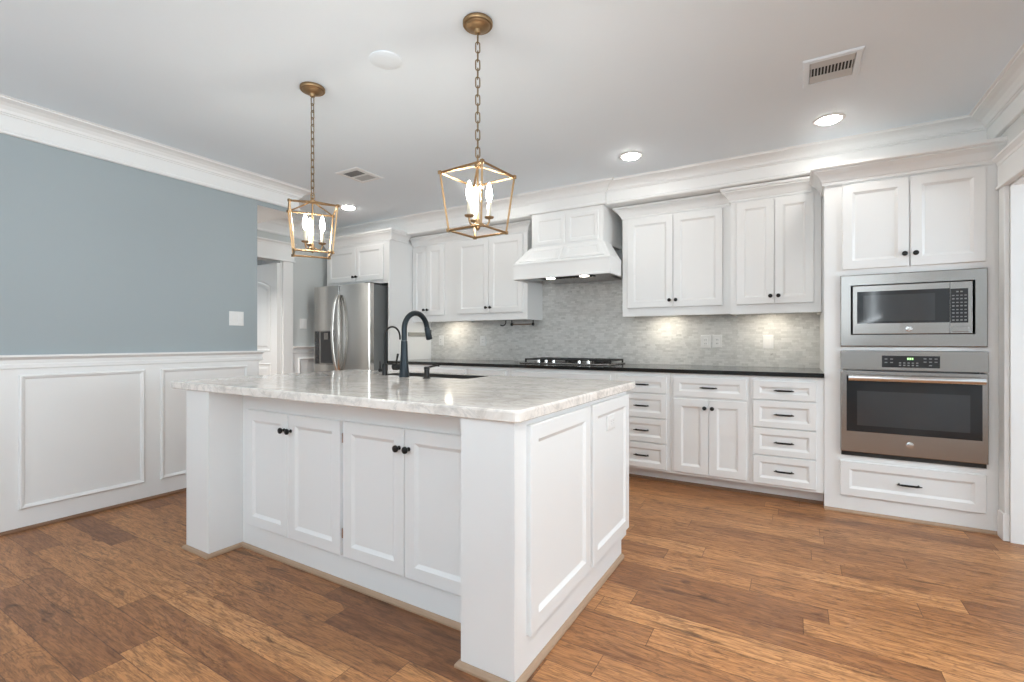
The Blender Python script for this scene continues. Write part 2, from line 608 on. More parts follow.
# panels: one tall with an arched top, one lower
def arch(bm, x0, x1, z0, z1, rise, y, t0):
    rings = []
    for i, d in ((0, 0.0), (0.0, 0.004), (0.010, 0.007), (0.022, 0.001), (0.045, 0.001), (0.065, 0.006)):
        pts = [(x0 + i, z0 + i), (x1 - i, z0 + i), (x1 - i, z1 - i)]
        for k in range(1, 12):
            tt = k / 12
            pts.append((x1 - i + (x0 - x1 + 2 * i) * tt, z1 - i + rise * math.sin(PI * tt)))
        pts.append((x0 + i, z1 - i))
        rings.append([Vector((px, y - d - t0, pz)) for px, pz in pts])
    loops(bm, rings)


arch(bm, dx0 + 0.12, dx1 - 0.12, 1.02, 1.78, 0.075, dy - 0.04, 0)
arch(bm, dx0 + 0.12, dx1 - 0.12, 0.22, 0.88, 0.0, dy - 0.04, 0)
door = struct('door_1', bm, TRIMW)
bm = new()
lathe(bm, [(0.026, 0), (0.026, -0.006), (0.012, -0.012), (0.012, -0.035), (0.028, -0.05), (0.026, -0.068), (0.004, -0.074)], (dx0 + 0.07, dy - 0.040, 0.95), 'Y')
link('door_handle', bm, BLACKM, door, True)

# right opening: casing leg with plinth, white jamb, tall header with cap
bm = new()
box(bm, XR - 0.022, XR, OY1 + 0.004, 3.868, 0.155, OZ, 0.004)
box(bm, XR - 0.028, XR, OY1 + 0.002, 3.870, 0.0, 0.155, 0.003)
box(bm, XR - 0.022, XR, OY0 - 0.10, OY0 - 0.004, 0, OZ, 0.004)
box(bm, XR - 0.026, XR, OY0 - 0.12, 3.874, OZ, 2.165, 0.002)
box(bm, XR - 0.036, XR, OY0 - 0.13, 3.874, OZ - 0.004, OZ + 0.014, 0.005)
sweep(bm, [(XR, 3.874), (XR, OY0 - 0.13)], [(0, 0), (0.028, 0), (0.032, 0.016), (0.044, 0.028), (0.052, 0.034), (0.052, 0.046), (0, 0.046)], 2.165)
box(bm, XR, XR + 0.14, OY1 - 0.012, OY1 - 0.0005, 0, OZ)
box(bm, XR, XR + 0.14, OY0 + 0.0005, OY0 + 0.012, 0, OZ)
box(bm, XR, XR + 0.14, OY0, OY1, OZ - 0.012, OZ - 0.0005)
struct('trim_9', bm, TRIMW)

# backsplash
struct('backsplash_wall', box(new(), -3.909, 0.165, YB - 0.008, YB - 0.0005, 0.9205, 1.80), TILE)

# ------------------------------------------------------------------ cabinet helpers
knob_me = None


def knob(parent, at, n):
    """round black knob standing out of a front along n ('-Y' or '+X')"""
    global knob_me
    if knob_me is None:
        bm = new()
        lathe(bm, [(0.009, 0), (0.009, -0.003), (0.0055, -0.006), (0.0055, -0.013), (0.012, -0.018), (0.0155, -0.023), (0.0145, -0.029), (0.009, -0.032), (0.001, -0.033)], (0, 0, 0), 'Y', 16)
        o = link('knob', bm, BLACKM, None, True)
        knob_me = o.data
        bpy.data.objects.remove(o)
    o = bpy.data.objects.new('knob', knob_me)
    C.objects.link(o)
    o.parent = parent
    o.location = Vector(at) - wloc(parent)
    return o


pull_me = None


def pull(parent, at):
    global pull_me
    if pull_me is None:
        bm = new()
        tube(bm, [(-0.062, -0.024, 0), (-0.05, -0.026, 0), (-0.036, -0.028, 0), (0.036, -0.028, 0), (0.05, -0.026, 0), (0.062, -0.024, 0)], [0.003, 0.0042, 0.0068, 0.0068, 0.0042, 0.003], 10)
        for s in (-0.048, 0.048):
            lathe(bm, [(0.006, 0), (0.0045, -0.006), (0.004, -0.026)], (s, 0, 0), 'Y', 10)
        o = link('handle', bm, BLACKM, None, True)
        pull_me = o.data
        bpy.data.objects.remove(o)
    o = bpy.data.objects.new('handle', pull_me)
    C.objects.link(o)
    o.parent = parent
    o.location = Vector(at) - wloc(parent)
    return o


def front(root, name, x0, x1, z0, z1, yf, rail=0.055):
    """a door or drawer front lying on the face at y = yf, facing the camera side"""
    bm = new()
    panel(bm, (x0, yf, z0), (1, 0, 0), (0, 0, 1), (0, -1, 0), x1 - x0, z1 - z0, shaker(rail))
    return link(name, bm, WHITE, root)


def two_doors(root, x0, xm, x1, z0, z1, yf, kz, gap=0.002, rail=0.055):
    a = front(root, 'door', x0, xm - gap, z0, z1, yf, rail)
    b = front(root, 'door', xm + gap, x1, z0, z1, yf, rail)
    knob(a, (xm - 0.027, yf - 0.018, kz), '-Y')
    knob(b, (xm + 0.027, yf - 0.018, kz), '-Y')


def drawer(root, x0, x1, z0, z1, yf, rail=0.042):
    d = front(root, 'drawer', x0, x1, z0, z1, yf, rail)
    pull(d, ((x0 + x1) / 2, yf - 0.0175 + 0.010, (z0 + z1) / 2))
    return d


CC = [(0.0, 0.0), (0.010, 0.0), (0.012, 0.014), (0.017, 0.018), (0.022, 0.030), (0.034, 0.050), (0.050, 0.064), (0.056, 0.068), (0.056, 0.074), (0.066, 0.078), (0.070, 0.084), (0.070, 0.098), (0.0, 0.098)]


def cab_crown(root, path, z, h=0.098, p=0.070):
    bm = new()
    sweep(bm, path, [(o * p / 0.070, d * h / 0.098) for o, d in CC], z)
    return link('crown_molding', bm, WHITE, root)


def upper_body(root, x0, x1, y0, z0, z1):
    bm = new()
    box(bm, x0, x1, y0, YB - 0.010, z0 + 0.034, z1)
    box(bm, x0, x1, y0, y0 + 0.019, z0, z0 + 0.034)
    box(bm, x0, x0 + 0.016, y0 + 0.019, YB - 0.010, z0, z0 + 0.034)
    box(bm, x1 - 0.016, x1, y0 + 0.019, YB - 0.010, z0, z0 + 0.034)
    bmesh.ops.remove_doubles(bm, verts=bm.verts[:], dist=1e-5)
    return link('body', bm, WHITE, root)


def puck(root, x, y, z):
    bm = new()
    lathe(bm, [(0.064, 0.0), (0.064, -0.010), (0.056, -0.012)], (x, y, z), 'Z', 20)
    b = link('puck_light', bm, PLASTW, root, True)
    bm = new()
    lathe(bm, [(0.054, -0.0125), (0.054, -0.0145), (0.002, -0.0148)], (x, y, z), 'Z', 20)
    link('lens', bm, PUCK, b, True)


# ------------------------------------------------------------------ wall cabinets
Z0U, Z1U, YU = 1.362, 2.350, 4.285
# narrow pair beside the fridge panel
t = thing('wall_cabinet', 'narrow two-door white wall cabinet next to the tall fridge panel', 'cabinet', (-3.61, 4.45, Z0U), 'white wall cabinets')
upper_body(t, -3.9085, -3.283, YU, Z0U, 2.352)
two_doors(t, -3.900, -3.690, -3.430, 1.435, 2.235, YU, 1.50)
cab_crown(t, [(-3.9085, YU), (-3.283, YU)], 2.252)
puck(t, -3.50, 4.42, Z0U + 0.034)
# wide pair left of the hood
t = thing('wall_cabinet', 'wide two-door white wall cabinet left of the range hood, paper towel holder below', 'cabinet', (-2.81, 4.45, Z0U), 'white wall cabinets')
upper_body(t, -3.281, -2.352, YU - 0.012, Z0U, 2.352)
two_doors(t, -3.235, -2.815, -2.400, 1.438, 2.235, YU - 0.012, 1.497)
cab_crown(t, [(-3.281, YU - 0.012), (-2.352, YU - 0.012), (-2.352, YB - 0.02)], 2.252)
# pair right of the hood
t = thing('wall_cabinet', 'wide two-door white wall cabinet directly right of the range hood', 'cabinet', (-0.91, 4.45, Z0U), 'white wall cabinets')
upper_body(t, -1.364, -0.452, YU, Z0U, 2.352)
two_doors(t, -1.313, -0.914, -0.518, 1.435, 2.235, YU, 1.495)
cab_crown(t, [(-1.364, YB - 0.02), (-1.364, YU), (-0.452, YU)], 2.252)
puck(t, -1.03, 4.42, Z0U + 0.034)
# deeper pair against the oven cabinet
YU2 = 4.20
t = thing('wall_cabinet', 'deeper two-door white wall cabinet against the tall oven cabinet', 'cabinet', (-0.14, 4.42, 1.354), 'white wall cabinets')
upper_body(t, -0.450, 0.163, YU2, 1.354, 2.352)
two_doors(t, -0.406, -0.141, 0.116, 1.428, 2.235, YU2, 1.487)
cab_crown(t, [(-0.450, YU - 0.002), (-0.450, YU2), (0.100, YU2)], 2.248, 0.104)
puck(t, -0.18, 4.40, 1.354 + 0.034)

# fridge surround: cabinet over the fridge and the tall side panel
t = thing('fridge_cabinet', 'white two-door cabinet above the stainless refrigerator', 'cabinet', (-4.48, 4.25, 1.80))
bm = new()
box(bm, -5.0, -3.931, 3.93, YB - 0.002, 1.80, 2.355)
link('body', bm, WHITE, t)
two_doors(t, -4.966, -4.472, -4.022, 1.842, 2.245, 3.93, 1.895)
cab_crown(t, [(-5.0, 4.10), (-5.0, 3.93), (-3.909, 3.93), (-3.909, 4.19)], 2.278, 0.112, 0.075)
bm = box(new(), -3.930, -3.910, 3.900, YB - 0.002, 0.0, 2.276, 0.0015)
o = link('fridge_side_panel', bm, WHITE)
tag(o, 'tall plain white panel along the right side of the refrigerator', 'panel')
bm = new()
box(bm, -3.9098, -3.896, 4.20, 4.55, 1.195, 1.243, 0.003)  # thin grey bar standing out from the side panel
o = link('outlet_strip', bm, metal('dull_nickel', (0.42, 0.42, 0.40), 0.45))
tag(o, 'slim grey horizontal strip on the white panel under the narrow wall cabinet', 'outlet strip')

# ------------------------------------------------------------------ range hood
t = thing('range_hood', 'white panelled wooden range hood over the cooktop', 'range hood', (-1.85, 4.3, 1.727))
HX0, HX1, HY = -2.346, -1.370, 3.97
bm = new()
# chimney body
box(bm, CHX0, CHX1, CHY, YB - 0.002, 2.033, SOFZ + 0.0)
link('chimney', bm, WHITE, t)
for a, b in ((CHX0 + 0.045, -1.852), (-1.826, CHX1 - 0.045)):
    bm = new()
    panel(bm, (a, CHY, 2.055), (1, 0, 0), (0, 0, 1), (0, -1, 0), b - a, 0.262, [(0, 0), (0, 0.007), (0.002, 0.009), (0.030, 0.009), (0.034, 0.008), (0.040, 0.002), (0.042, 0.0015)])
    link('chimney_panel', bm, WHITE, t)
bm = new()
zb, zt = 1.872, 2.033
y_back = YB - 0.010
loops(bm, [[Vector(p) for p in ((HX0, HY, zb), (HX1, HY, zb), (HX1, 4.26, zb), (HX0, 4.26, zb))],
           [Vector(p) for p in ((CHX0 - 0.012, CHY - 0.012, zt), (CHX1 + 0.012, CHY - 0.012, zt), (CHX1 + 0.012, 4.26, zt), (CHX0 - 0.012, 4.26, zt))]])
sk = link('sloped_skirt', bm, WHITE, t)
# raised fields on the slope
sn = Vector((0, -(zt - zb), CHY - 0.012 - HY)).normalized()
sv = Vector((0, CHY - 0.012 - HY, zt - zb))
for side in (0, 1):
    bm = new()
    def sp(f, g, d):
        xa = HX0 + (CHX0 - 0.012 - HX0) * g
        xb = HX1 + (CHX1 + 0.012 - HX1) * g
        return Vector((xa + (xb - xa) * f, HY, zb)) + sv * g + Vector((0, sn.y, abs(sn.z))) * d
    f0, f1 = (0.05, 0.485) if side == 0 else (0.515, 0.95)
    rings = []
    for i, d in ((0, 0.0), (0, 0.007), (0.035, 0.009), (0.06, 0.006), (0.075, 0.002)):
        g0, g1 = 0.12 + i * 2.2, 0.88 - i * 2.2
        rings.append([sp(f0 + i * 0.8, g0, d), sp(f1 - i * 0.8, g0, d), sp(f1 - i * 0.8, g1, d), sp(f0 + i * 0.8, g1, d)])
    loops(bm, rings)
    link('skirt_panel', bm, WHITE, t)
bm = new()
zf0, zf1 = 1.727, 1.872
box(bm, HX0, HX1, HY, HY + 0.02, zf0, zf1)
box(bm, HX0, HX0 + 0.02, HY + 0.02, 4.262, zf0, zf1)
box(bm, HX1 - 0.02, HX1, HY + 0.02, 4.262, zf0, zf1)
box(bm, HX0 - 0.004, HX1 + 0.004, HY - 0.006, HY, zf1 - 0.012, zf1 + 0.004, 0.002)
box(bm, HX0 - 0.003, HX1 + 0.003, HY - 0.004, HY, zf0, zf0 + 0.018, 0.002)
link('fascia', bm, WHITE, t)
bm = new()
box(bm, HX0 + 0.02, HX1 - 0.02, HY + 0.02, 4.262, 1.742, 1.760)
box(bm, CHX0, CHX1, 4.262, YB - 0.012, 1.742, 1.760)
link('insert', bm, STEEL, t)
bm = new()
for k in range(16):
    x = -2.12 + k * 0.034
    box(bm, x, x + 0.017, 4.06, 4.20, 1.736, 1.7415)
link('filter', bm, VOID, t)
for x in (-2.00, -1.66):
    bm = new()
    lathe(bm, [(0.052, 0), (0.052, -0.006), (0.044, -0.008)], (x, 4.02 + 0.07, 1.742), 'Z', 20)
    l = link('lamp', bm, CHROME, t, True)
    bm = new()
    lathe(bm, [(0.042, -0.0085), (0.042, -0.011), (0.002, -0.0115)], (x, 4.02 + 0.07, 1.742), 'Z', 20)
    link('lens', bm, HOODL, l, True)

# ------------------------------------------------------------------ base cabinets and black worktop
YF, BZ0, BZ1 = 3.885, 0.100, 0.8895


def base(label, x0, x1):
    t = thing('base_cabinet', label, 'cabinet', ((x0 + x1) / 2, 4.3, 0), 'white base cabinets along the back wall')
    link('body', box(new(), x0 + 0.0006, x1 - 0.0006, YF, YB - 0.002, BZ0, BZ1), WHITE, t)
    link('toe_kick', box(new(), x0 + 0.0006, x1 - 0.0006, YF + 0.100, YF + 0.112, 0, BZ0), WHITE, t)
    bm = new()
    sweep(bm, [(x0 + 0.0006, YF + 0.100), (x1 - 0.0006, YF + 0.100)], SHOE, 0.0)
    link('shoe_molding', bm, SHOEB, t)
    return t


t = base('white base cabinet with two doors in the corner beside the fridge panel', -3.908, -2.80)
drawer(t, -3.85, -3.335, 0.710, 0.856, YF)
drawer(t, -3.295, -2.835, 0.710, 0.856, YF)
two_doors(t, -3.85, -3.315, -2.835, 0.121, 0.694, YF, 0.634)
t = base('narrow white base cabinet with one door left of the cooktop drawers', -2.80, -2.334)
drawer(t, -2.767, -2.368, 0.710, 0.856, YF)
d = front(t, 'door', -2.767, -2.368, 0.121, 0.694, YF)
knob(d, (-2.408, YF - 0.018, 0.634), '-Y')
t = base('wide white base cabinet under the gas cooktop', -2.334, -1.298)
drawer(t, -2.295, -1.337, 0.710, 0.856, YF)
drawer(t, -2.295, -1.337, 0.420, 0.702, YF)
drawer(t, -2.295, -1.337, 0.121, 0.412, YF)
ROWS = ((0.722, 0.856), (0.523, 0.714), (0.326, 0.516), (0.119, 0.318))
t = base('four-drawer white base cabinet half hidden by the island corner', -1.298, -0.851)
for a, b in ROWS:
    drawer(t, -1.271, -0.878, a, b, YF)
t = base('white base cabinet with one wide drawer over two doors', -0.851, -0.289)
drawer(t, -0.823, -0.310, 0.709, 0.860, YF)
two_doors(t, -0.823, -0.567, -0.310, 0.121, 0.693, YF, 0.631)
t = base('four-drawer white base cabinet against the tall oven cabinet', -0.289, 0.1655)
for a, b in ROWS:
    drawer(t, -0.267, 0.122, a, b, YF)

bm = new()
x0, x1, y0, y1 = -3.909, 0.1660, 3.857, YB - 0.010
rings = []
for i, z in ((0.003, 0.890), (0, 0.893), (0, 0.916), (0.003, 0.920)):
    rings.append([Vector((a, b, z)) for a, b in ((x0, y0 + i), (x1, y0 + i), (x1, y1), (x0, y1))])
loops(bm, rings)
tag(link('back_countertop', bm, BLACKST), 'long glossy black countertop running along the tiled back wall', 'countertop')

# cooktop
t = thing('gas_cooktop', 'stainless gas cooktop with black grates under the range hood', 'cooktop', (-1.88, 4.33, 0.9200))
bm = box(new(), -2.34, -1.42, 4.08, 4.55, 0.9205, 0.9320, 0.004)
link('pan', bm, STEEL, t)
for gx0, gx1 in ((-2.325, -2.03), (-2.022, -1.738), (-1.73, -1.435)):
    bm = new()
    for yy in (4.17, 4.345, 4.52):
        box(bm, gx0, gx1, yy, yy + 0.014, 0.9540, 0.9680, 0.002)
    for xx in (gx0, (gx0 + gx1) / 2 - 0.007, gx1 - 0.014):
        box(bm, xx, xx + 0.014, 4.17, 4.534, 0.9520, 0.9660, 0.002)
    for xx in (gx0, gx1 - 0.014):
        for yy in (4.17, 4.52):
            box(bm, xx, xx + 0.014, yy, yy + 0.014, 0.9325, 0.9540)
    for yy in (4.26, 4.43):
        box(bm, gx0 + 0.07, gx1 - 0.07, yy, yy + 0.010, 0.9540, 0.9660)
    link('grate', bm, IRON, t)
for bx, by, r in ((-2.18, 4.26, 0.036), (-2.18, 4.44, 0.030), (-1.88, 4.35, 0.048), (-1.585, 4.26, 0.030), (-1.585, 4.44, 0.036)):
    bm = new()
    lathe(bm, [(r + 0.012, 0.9322), (r + 0.012, 0.9380), (r, 0.9400), (r, 0.9480), (r - 0.006, 0.9500), (0.001, 0.9500)], (bx, by, 0), 'Z', 20)
    link('burner', bm, BLACKM, t, True)
for kx in (-2.14, -2.06, -1.98, -1.72, -1.63):
    bm = new()
    lathe(bm, [(0.020, 0.9322), (0.020, 0.9360), (0.016, 0.9380), (0.015, 0.9570), (0.012, 0.9600), (0.001, 0.9600)], (kx, 4.115, 0), 'Z', 18)
    link('control_knob', bm, CHROME, t, True)

# paper towel holder
t = thing('paper_towel_holder', 'black paper towel holder hanging under the cabinet left of the hood', 'holder', (-2.55, 4.45, 1.36))
bm = new()
tube(bm, [(-2.62, 4.42, 1.318), (-2.37, 4.42, 1.318)], 0.007, 12)
link('rod', bm, plain('brown_wood_rod', (0.20, 0.14, 0.10), 0.5), t, True)
for xx in (-2.625, -2.365):
    bm = new()
    tube(bm, [(xx, 4.42, 1.360), (xx, 4.42, 1.318)], 0.006, 10)
    lathe(bm, [(0.001, -0.012), (0.016, -0.008), (0.018, 0.0), (0.016, 0.008), (0.001, 0.012)], (xx, 4.42, 1.318), 'X', 16)
    link('bracket', bm, BLACKM, t, True)
bm = new()
tube(bm, [(-2.70, 4.42, 1.3605), (-2.70, 4.42, 1.332), (-2.705, 4.40, 1.312), (-2.72, 4.38, 1.305), (-2.74, 4.37, 1.312)], 0.006, 10)
link('hook', bm, BLACKM, t, True)

# ------------------------------------------------------------------ tall oven cabinet
YO = 3.88
t = thing('oven_cabinet', 'tall white cabinet housing the microwave and the wall oven', 'cabinet', (0.6, 4.2, 0))
ox0, ox1 = 0.1665, 1.0430
bm = new()
box(bm, ox0, ox0 + 0.02, YO, YB - 0.002, 0.0, 2.20, 0.0)
box(bm, ox1 - 0.02, ox1, YO, YB - 0.002, 0.0, 2.20)
box(bm, ox0 + 0.02, ox1 - 0.02, YB - 0.02, YB - 0.002, 0.02, 2.20)
for a, b in ((1.5755, 1.60), (1.078, 1.102), (0.355, 0.381)):
    box(bm, ox0 + 0.02, ox1 - 0.02, YO + 0.02, YB - 0.02, a, b)
    box(bm, 0.272, 0.962, YO, YO + 0.02, a, b)
box(bm, ox0 + 0.02, 0.272, YO, YO + 0.02, 0.355, 1.60)
box(bm, 0.962, ox1 - 0.02, YO, YO + 0.02, 0.355, 1.60)
box(bm, ox0 + 0.02, ox1 - 0.02, YO, YO + 0.02, 0.0, 0.355)
box(bm, ox0 + 0.02, ox1 - 0.02, YO, YO + 0.02, 1.60, 2.18)
box(bm, ox0 + 0.0005, ox1 - 0.0005, YO + 0.0005, YB - 0.021, 2.181, 2.31)
link('body', bm, WHITE, t)
bm = new()
sweep(bm, [(ox0, YO), (ox1, YO)], SHOE, 0.0)
link('shoe_molding', bm, SHOEW, t)
two_doors(t, 0.266, 0.616, 0.969, 1.613, 2.175, YO, 1.69, 0.004)
d = drawer(t, 0.255, 0.970, 0.116, 0.345, YO, 0.05)
cab_crown(t, [(ox0, YU2 - 0.05), (ox0, YO), (ox1 + 0.001, YO)], 2.190, 0.122, 0.080)


def badge(root, x, y, z, r):
    bm = new()
    lathe(bm, [(r, 0), (r, -0.002), (r * 0.85, -0.003), (0.001, -0.003)], (x, y, z), 'Y', 24)
    b = link('logo_badge', bm, CHROME, root, True)
    bm = new()
    n = 28
    tube(bm, [(x + r * 0.8 * math.cos(2 * PI * k / n), y - 0.0032, z + r * 0.8 * math.sin(2 * PI * k / n)) for k in range(n)], r * 0.05, 6, closed=True)
    for s, cx, cz in ((1, -0.25, 0.05), (1, 0.22, 0.0)):
        tube(bm, [(x + r * (cx + 0.24 * math.cos(a) * (0.6 + 0.06 * k)), y - 0.0032, z + r * (cz + 0.42 * math.sin(a) * (0.6 + 0.06 * k)))
                  for k, a in enumerate([0.5 + 0.75 * q for q in range(8)])], r * 0.05, 6)
    link('logo_script', bm, GREYP, b, True)


# microwave with its trim kit
t = thing('microwave_oven', 'built-in stainless microwave in the tall cabinet above the wall oven', 'microwave', (0.615, YO, 1.105))
mx0, mx1, mz0, mz1 = 0.257, 0.976, 1.1035, 1.5735
bm = new()
rings = []
for i, d_ in ((0, 0.0), (0, 0.014), (0.004, 0.018), (0.055, 0.018), (0.055, 0.0)):
    rings.append([Vector((a, YO - d_ - 0.0005, b)) for a, b in ((mx0 + i, mz0 + i * 1.4), (mx1 - i, mz0 + i * 1.4), (mx1 - i, mz1 - i * 1.22), (mx0 + i, mz1 - i * 1.22))])
loops(bm, rings, closed=True)
link('trim_frame', bm, STEEL, t)
link('housing', box(new(), 0.313, 0.920, YO + 0.022, 4.40, 1.181, 1.506), VOID, t)
bm = box(new(), 0.324, 0.806, YO - 0.014, YO + 0.0205, 1.186, 1.500, 0.002)
dr = link('door', bm, STEEL, t)
link('window_frame', box(new(), 0.347, 0.805, YO - 0.0155, YO - 0.0142, 1.254, 1.462), GLASSK, dr)
link('window', box(new(), 0.380, 0.738, YO - 0.0170, YO - 0.0157, 1.268, 1.436), GLASSG, dr)
badge(dr, 0.612, YO - 0.0142, 1.217, 0.017)
bm = box(new(), 0.8085, 0.909, YO - 0.014, YO + 0.0205, 1.186, 1.500, 0.002)
cp = link('control_panel', bm, STEEL, t)
link('keypad', box(new(), 0.8095, 0.890, YO - 0.0155, YO - 0.0142, 1.251, 1.458), GLASSK, cp)
bm = new()
for r_ in range(9):
    for c_ in range(4):
        if r_ == 0 and c_ in (0, 3):
            continue
        x = 0.817 + c_ * 0.0185
        z = 1.440 - r_ * 0.0215
        box(bm, x, x + 0.011, YO - 0.0161, YO - 0.0156, z - 0.005, z + (0.001 if r_ % 2 else 0.003))
link('key_print', bm, KEYP, cp)
bm = box(new(), 0.816, 0.894, YO - 0.0165, YO - 0.0142, 1.196, 1.229, 0.002)
link('open_button', bm, STEEL, cp)

# wall oven
t = thing('wall_oven', 'built-in stainless single wall oven below the microwave', 'oven', (0.615, YO, 0.385))
link('housing', box(new(), 0.29, 0.944, YO + 0.002, 4.45, 0.384, 1.074), GREYP, t)
bm = box(new(), 0.2570, 0.9790, YO - 0.022, YO - 0.001, 0.952, 1.0755, 0.002)
cp = link('control_panel', bm, STEEL, t)
link('display', box(new(), 0.476, 0.760, YO - 0.0238, YO - 0.0222, 0.972, 1.046, 0.0005), GLASSK, cp)
bm = new()
for x, zz in ((0.490, 1.022), (0.518, 1.022), (0.490, 1.000), (0.518, 1.000), (0.682, 1.026), (0.708, 1.026), (0.734, 1.026), (0.682, 1.006), (0.708, 1.006), (0.734, 1.006), (0.708, 0.985)):
    box(bm, x, x + 0.014, YO - 0.0243, YO - 0.0239, zz, zz + 0.006)
for k in range(5):
    for zz in (0.983, 0.998):
        box(bm, 0.562 + k * 0.021, 0.573 + k * 0.021, YO - 0.0243, YO - 0.0239, zz, zz + 0.007)
link('key_print', bm, KEYP, cp)
bm = new()
for k in range(3):
    x = 0.603 + k * 0.011
    box(bm, x, x + 0.007, YO - 0.0243, YO - 0.0239, 1.022, 1.034)
link('clock_digits', bm, GREEN, cp)
bm = box(new(), 0.2570, 0.9770, YO - 0.030, YO - 0.001, 0.412, 0.944, 0.004)
dr = link('door', bm, STEEL, t)
link('window', box(new(), 0.289, 0.949, YO - 0.0325, YO - 0.0302, 0.548, 0.912, 0.001), GLASSK, dr)
link('inner_glass', box(new(), 0.345, 0.895, YO - 0.0332, YO - 0.0327, 0.590, 0.815), GLASSG, dr)
bm = new()
tube(bm, [(0.295, YO - 0.075, 0.902), (0.952, YO - 0.075, 0.902)], 0.021, 18, flat=(1.0, 0.7))
for x in (0.306, 0.941):
    tube(bm, [(x, YO - 0.031, 0.902), (x, YO - 0.075, 0.902)], 0.009, 12)
link('handle', bm, CHROME, dr, True)
badge(dr, 0.615, YO - 0.0302, 0.485, 0.019)
bm = box(new(), 0.262, 0.972, YO - 0.012, YO - 0.001, 0.384, 0.409)
link('vent_slot', bm, VOID, t)

# ------------------------------------------------------------------ refrigerator
t = thing('refrigerator', 'stainless side-by-side refrigerator with a water dispenser in its left door', 'refrigerator', (-4.46, 4.1, 0))
FX0, FX1, FS, FY = -4.925, -3.995, -4.478, 3.68
link('body', box(new(), FX0 + 0.01, FX1 - 0.005, FY + 0.075, 4.56, 0.03, 1.765, 0.004), GREYP, t)
for sx in (FX0 + 0.06, FX1 - 0.06):
    for sy in (FY + 0.12, 4.5):
        bm = new()
        lathe(bm, [(0.02, 0.0), (0.02, 0.0295)], (sx, sy, 0), 'Z', 12)
        link('foot', bm, DARKP, t)
link('toe_grille', box(new(), FX0 + 0.02, FX1 - 0.02, FY + 0.06, FY + 0.074, 0.02, 0.09), DARKP, t)
link('hinge_cover', box(new(), FX1 - 0.10, FX1 - 0.012, FY + 0.03, FY + 0.20, 1.7655, 1.787, 0.004), DARKP, t)


def fdoor(a, b, ca, cb):
    bm = new()
    n = 14
    pts = [(a, FY + 0.072), (a, FY + 0.006 + ca)]
    for k in range(n + 1):
        f = k / n
        pts.append((a + ca + (b - a - ca - cb) * f, FY + 0.006 - 0.008 * math.sin(PI * f)))
    pts += [(b, FY + 0.006 + cb), (b, FY + 0.072)]
    loops(bm, [[Vector((px, py, z)) for px, py in pts] for z in (0.10, 1.775)])
    return link('door', bm, STEELV, t, True)


dl = fdoor(FX0, FS - 0.006, 0.010, 0.002)
dr = fdoor(FS + 0.006, FX1, 0.002, 0.010)
for d_, sgn in ((dl, -1), (dr, 1)):
    bm = new()
    pts = []
    for k in range(21):
        f = k / 20
        z = 0.80 + (1.665 - 0.80) * f
        s = math.sin(PI * f)
        pts.append((FS + sgn * (0.019 + 0.034 * s ** 0.8), FY - 0.010 - 0.042 * s ** 0.5, z))
    tube(bm, pts, 0.015, 14, flat=(0.7, 1.25))
    link('handle', bm, STEELV, d_, True)
disp = new()
box(disp, -4.885, -4.565, FY - 0.010, FY - 0.003, 0.865, 1.262, 0.003)
dp = link('dispenser', disp, STEEL, dl)
link('control_strip', box(new(), -4.878, -4.805, FY - 0.013, FY - 0.0105, 0.875, 1.252), GLASSK, dp)
bm = new()
panel(bm, (-4.775, FY - 0.0102, 0.885), (1, 0, 0), (0, 0, 1), (0, -1, 0), 0.20, 0.365, [(0, 0), (0, 0.006), (0.008, 0.006), (0.014, 0.001)])
link('niche', bm, DARKP, dp)
bm = box(new(), -4.71, -4.635, FY - 0.022, FY - 0.0165, 1.155, 1.235, 0.004)
link('spout', bm, STEEL, dp)

# ------------------------------------------------------------------ island
t = thing('kitchen_island', 'white kitchen island with posts, four doors and panelled end', 'island', (-1.84, 2.0, 0))
IX0, IX1, IY0, IYF, IY1, IZ = -2.885, -0.792, 1.350, 1.530, 2.550, 0.873
bm = new()
box(bm, -2.655, -1.010, IYF, IYF + 0.02, 0.0, IZ)          # face frame behind the doors
box(bm, -2.655, -1.010, IY1 - 0.02, IY1, 0.09, IZ)         # far face
box(bm, -2.655, -1.010, IYF + 0.02, IY1 - 0.02, 0.09, 0.108)  # deck
box(bm, -2.655, -1.010, 2.445, 2.463, 0.0, 0.09)           # far toe kick
link('body', bm, WHITE, t)


def endpost(x0, x1, name):
    bm = new()
    pts = [(IY0, 0), (2.465, 0), (2.465, 0.09), (IY1, 0.09), (IY1, IZ), (IY0, IZ)]
    loops(bm, [[Vector((x, a, b)) for a, b in pts] for x in (x0, x1)])
    return link(name, bm, WHITE, t)


endpost(IX0, -2.6555, 'end_post')
endpost(-1.0095, IX1, 'end_post')
for a, b in ((1.432, 1.983), (2.012, 2.545)):
    bm = new()
    panel(bm, (IX1, a, 0.133), (0, 1, 0), (0, 0, 1), (1, 0, 0), b - a, 0.720, shaker(0.055, 0.018))
    link('end_panel', bm, WHITE, t)
two_doors(t, -2.592, -2.226, -1.832, 0.136, 0.767, IYF, 0.684)
two_doors(t, -1.812, -1.430, -1.035, 0.136, 0.767, IYF, 0.684)
for hz in (0.22, 0.665):
    bm = new()
    lathe(bm, [(0.005, 0), (0.005, 0.045)], (-1.822, IYF - 0.010, hz), 'Z', 10)
    link('hinge', bm, CHROME, t, True)
bm = new()
P = [(IX1, 2.465), (IX1, IY0), (-1.0095, IY0), (-1.0095, IYF), (-2.6555, IYF), (-2.6555, IY0), (IX0, IY0), (IX0, 2.465)]
sweep(bm, list(reversed(P)), SHOE, 0.0)
link('shoe_molding', bm, SHOEW, t)

# island worktop with the sink cut-out
cx0, cx1, cy0, cy1 = -3.03, -0.768, 1.333, 2.66
sx0, sx1, sy0, sy1 = -2.45, -1.69, 2.31, 2.595


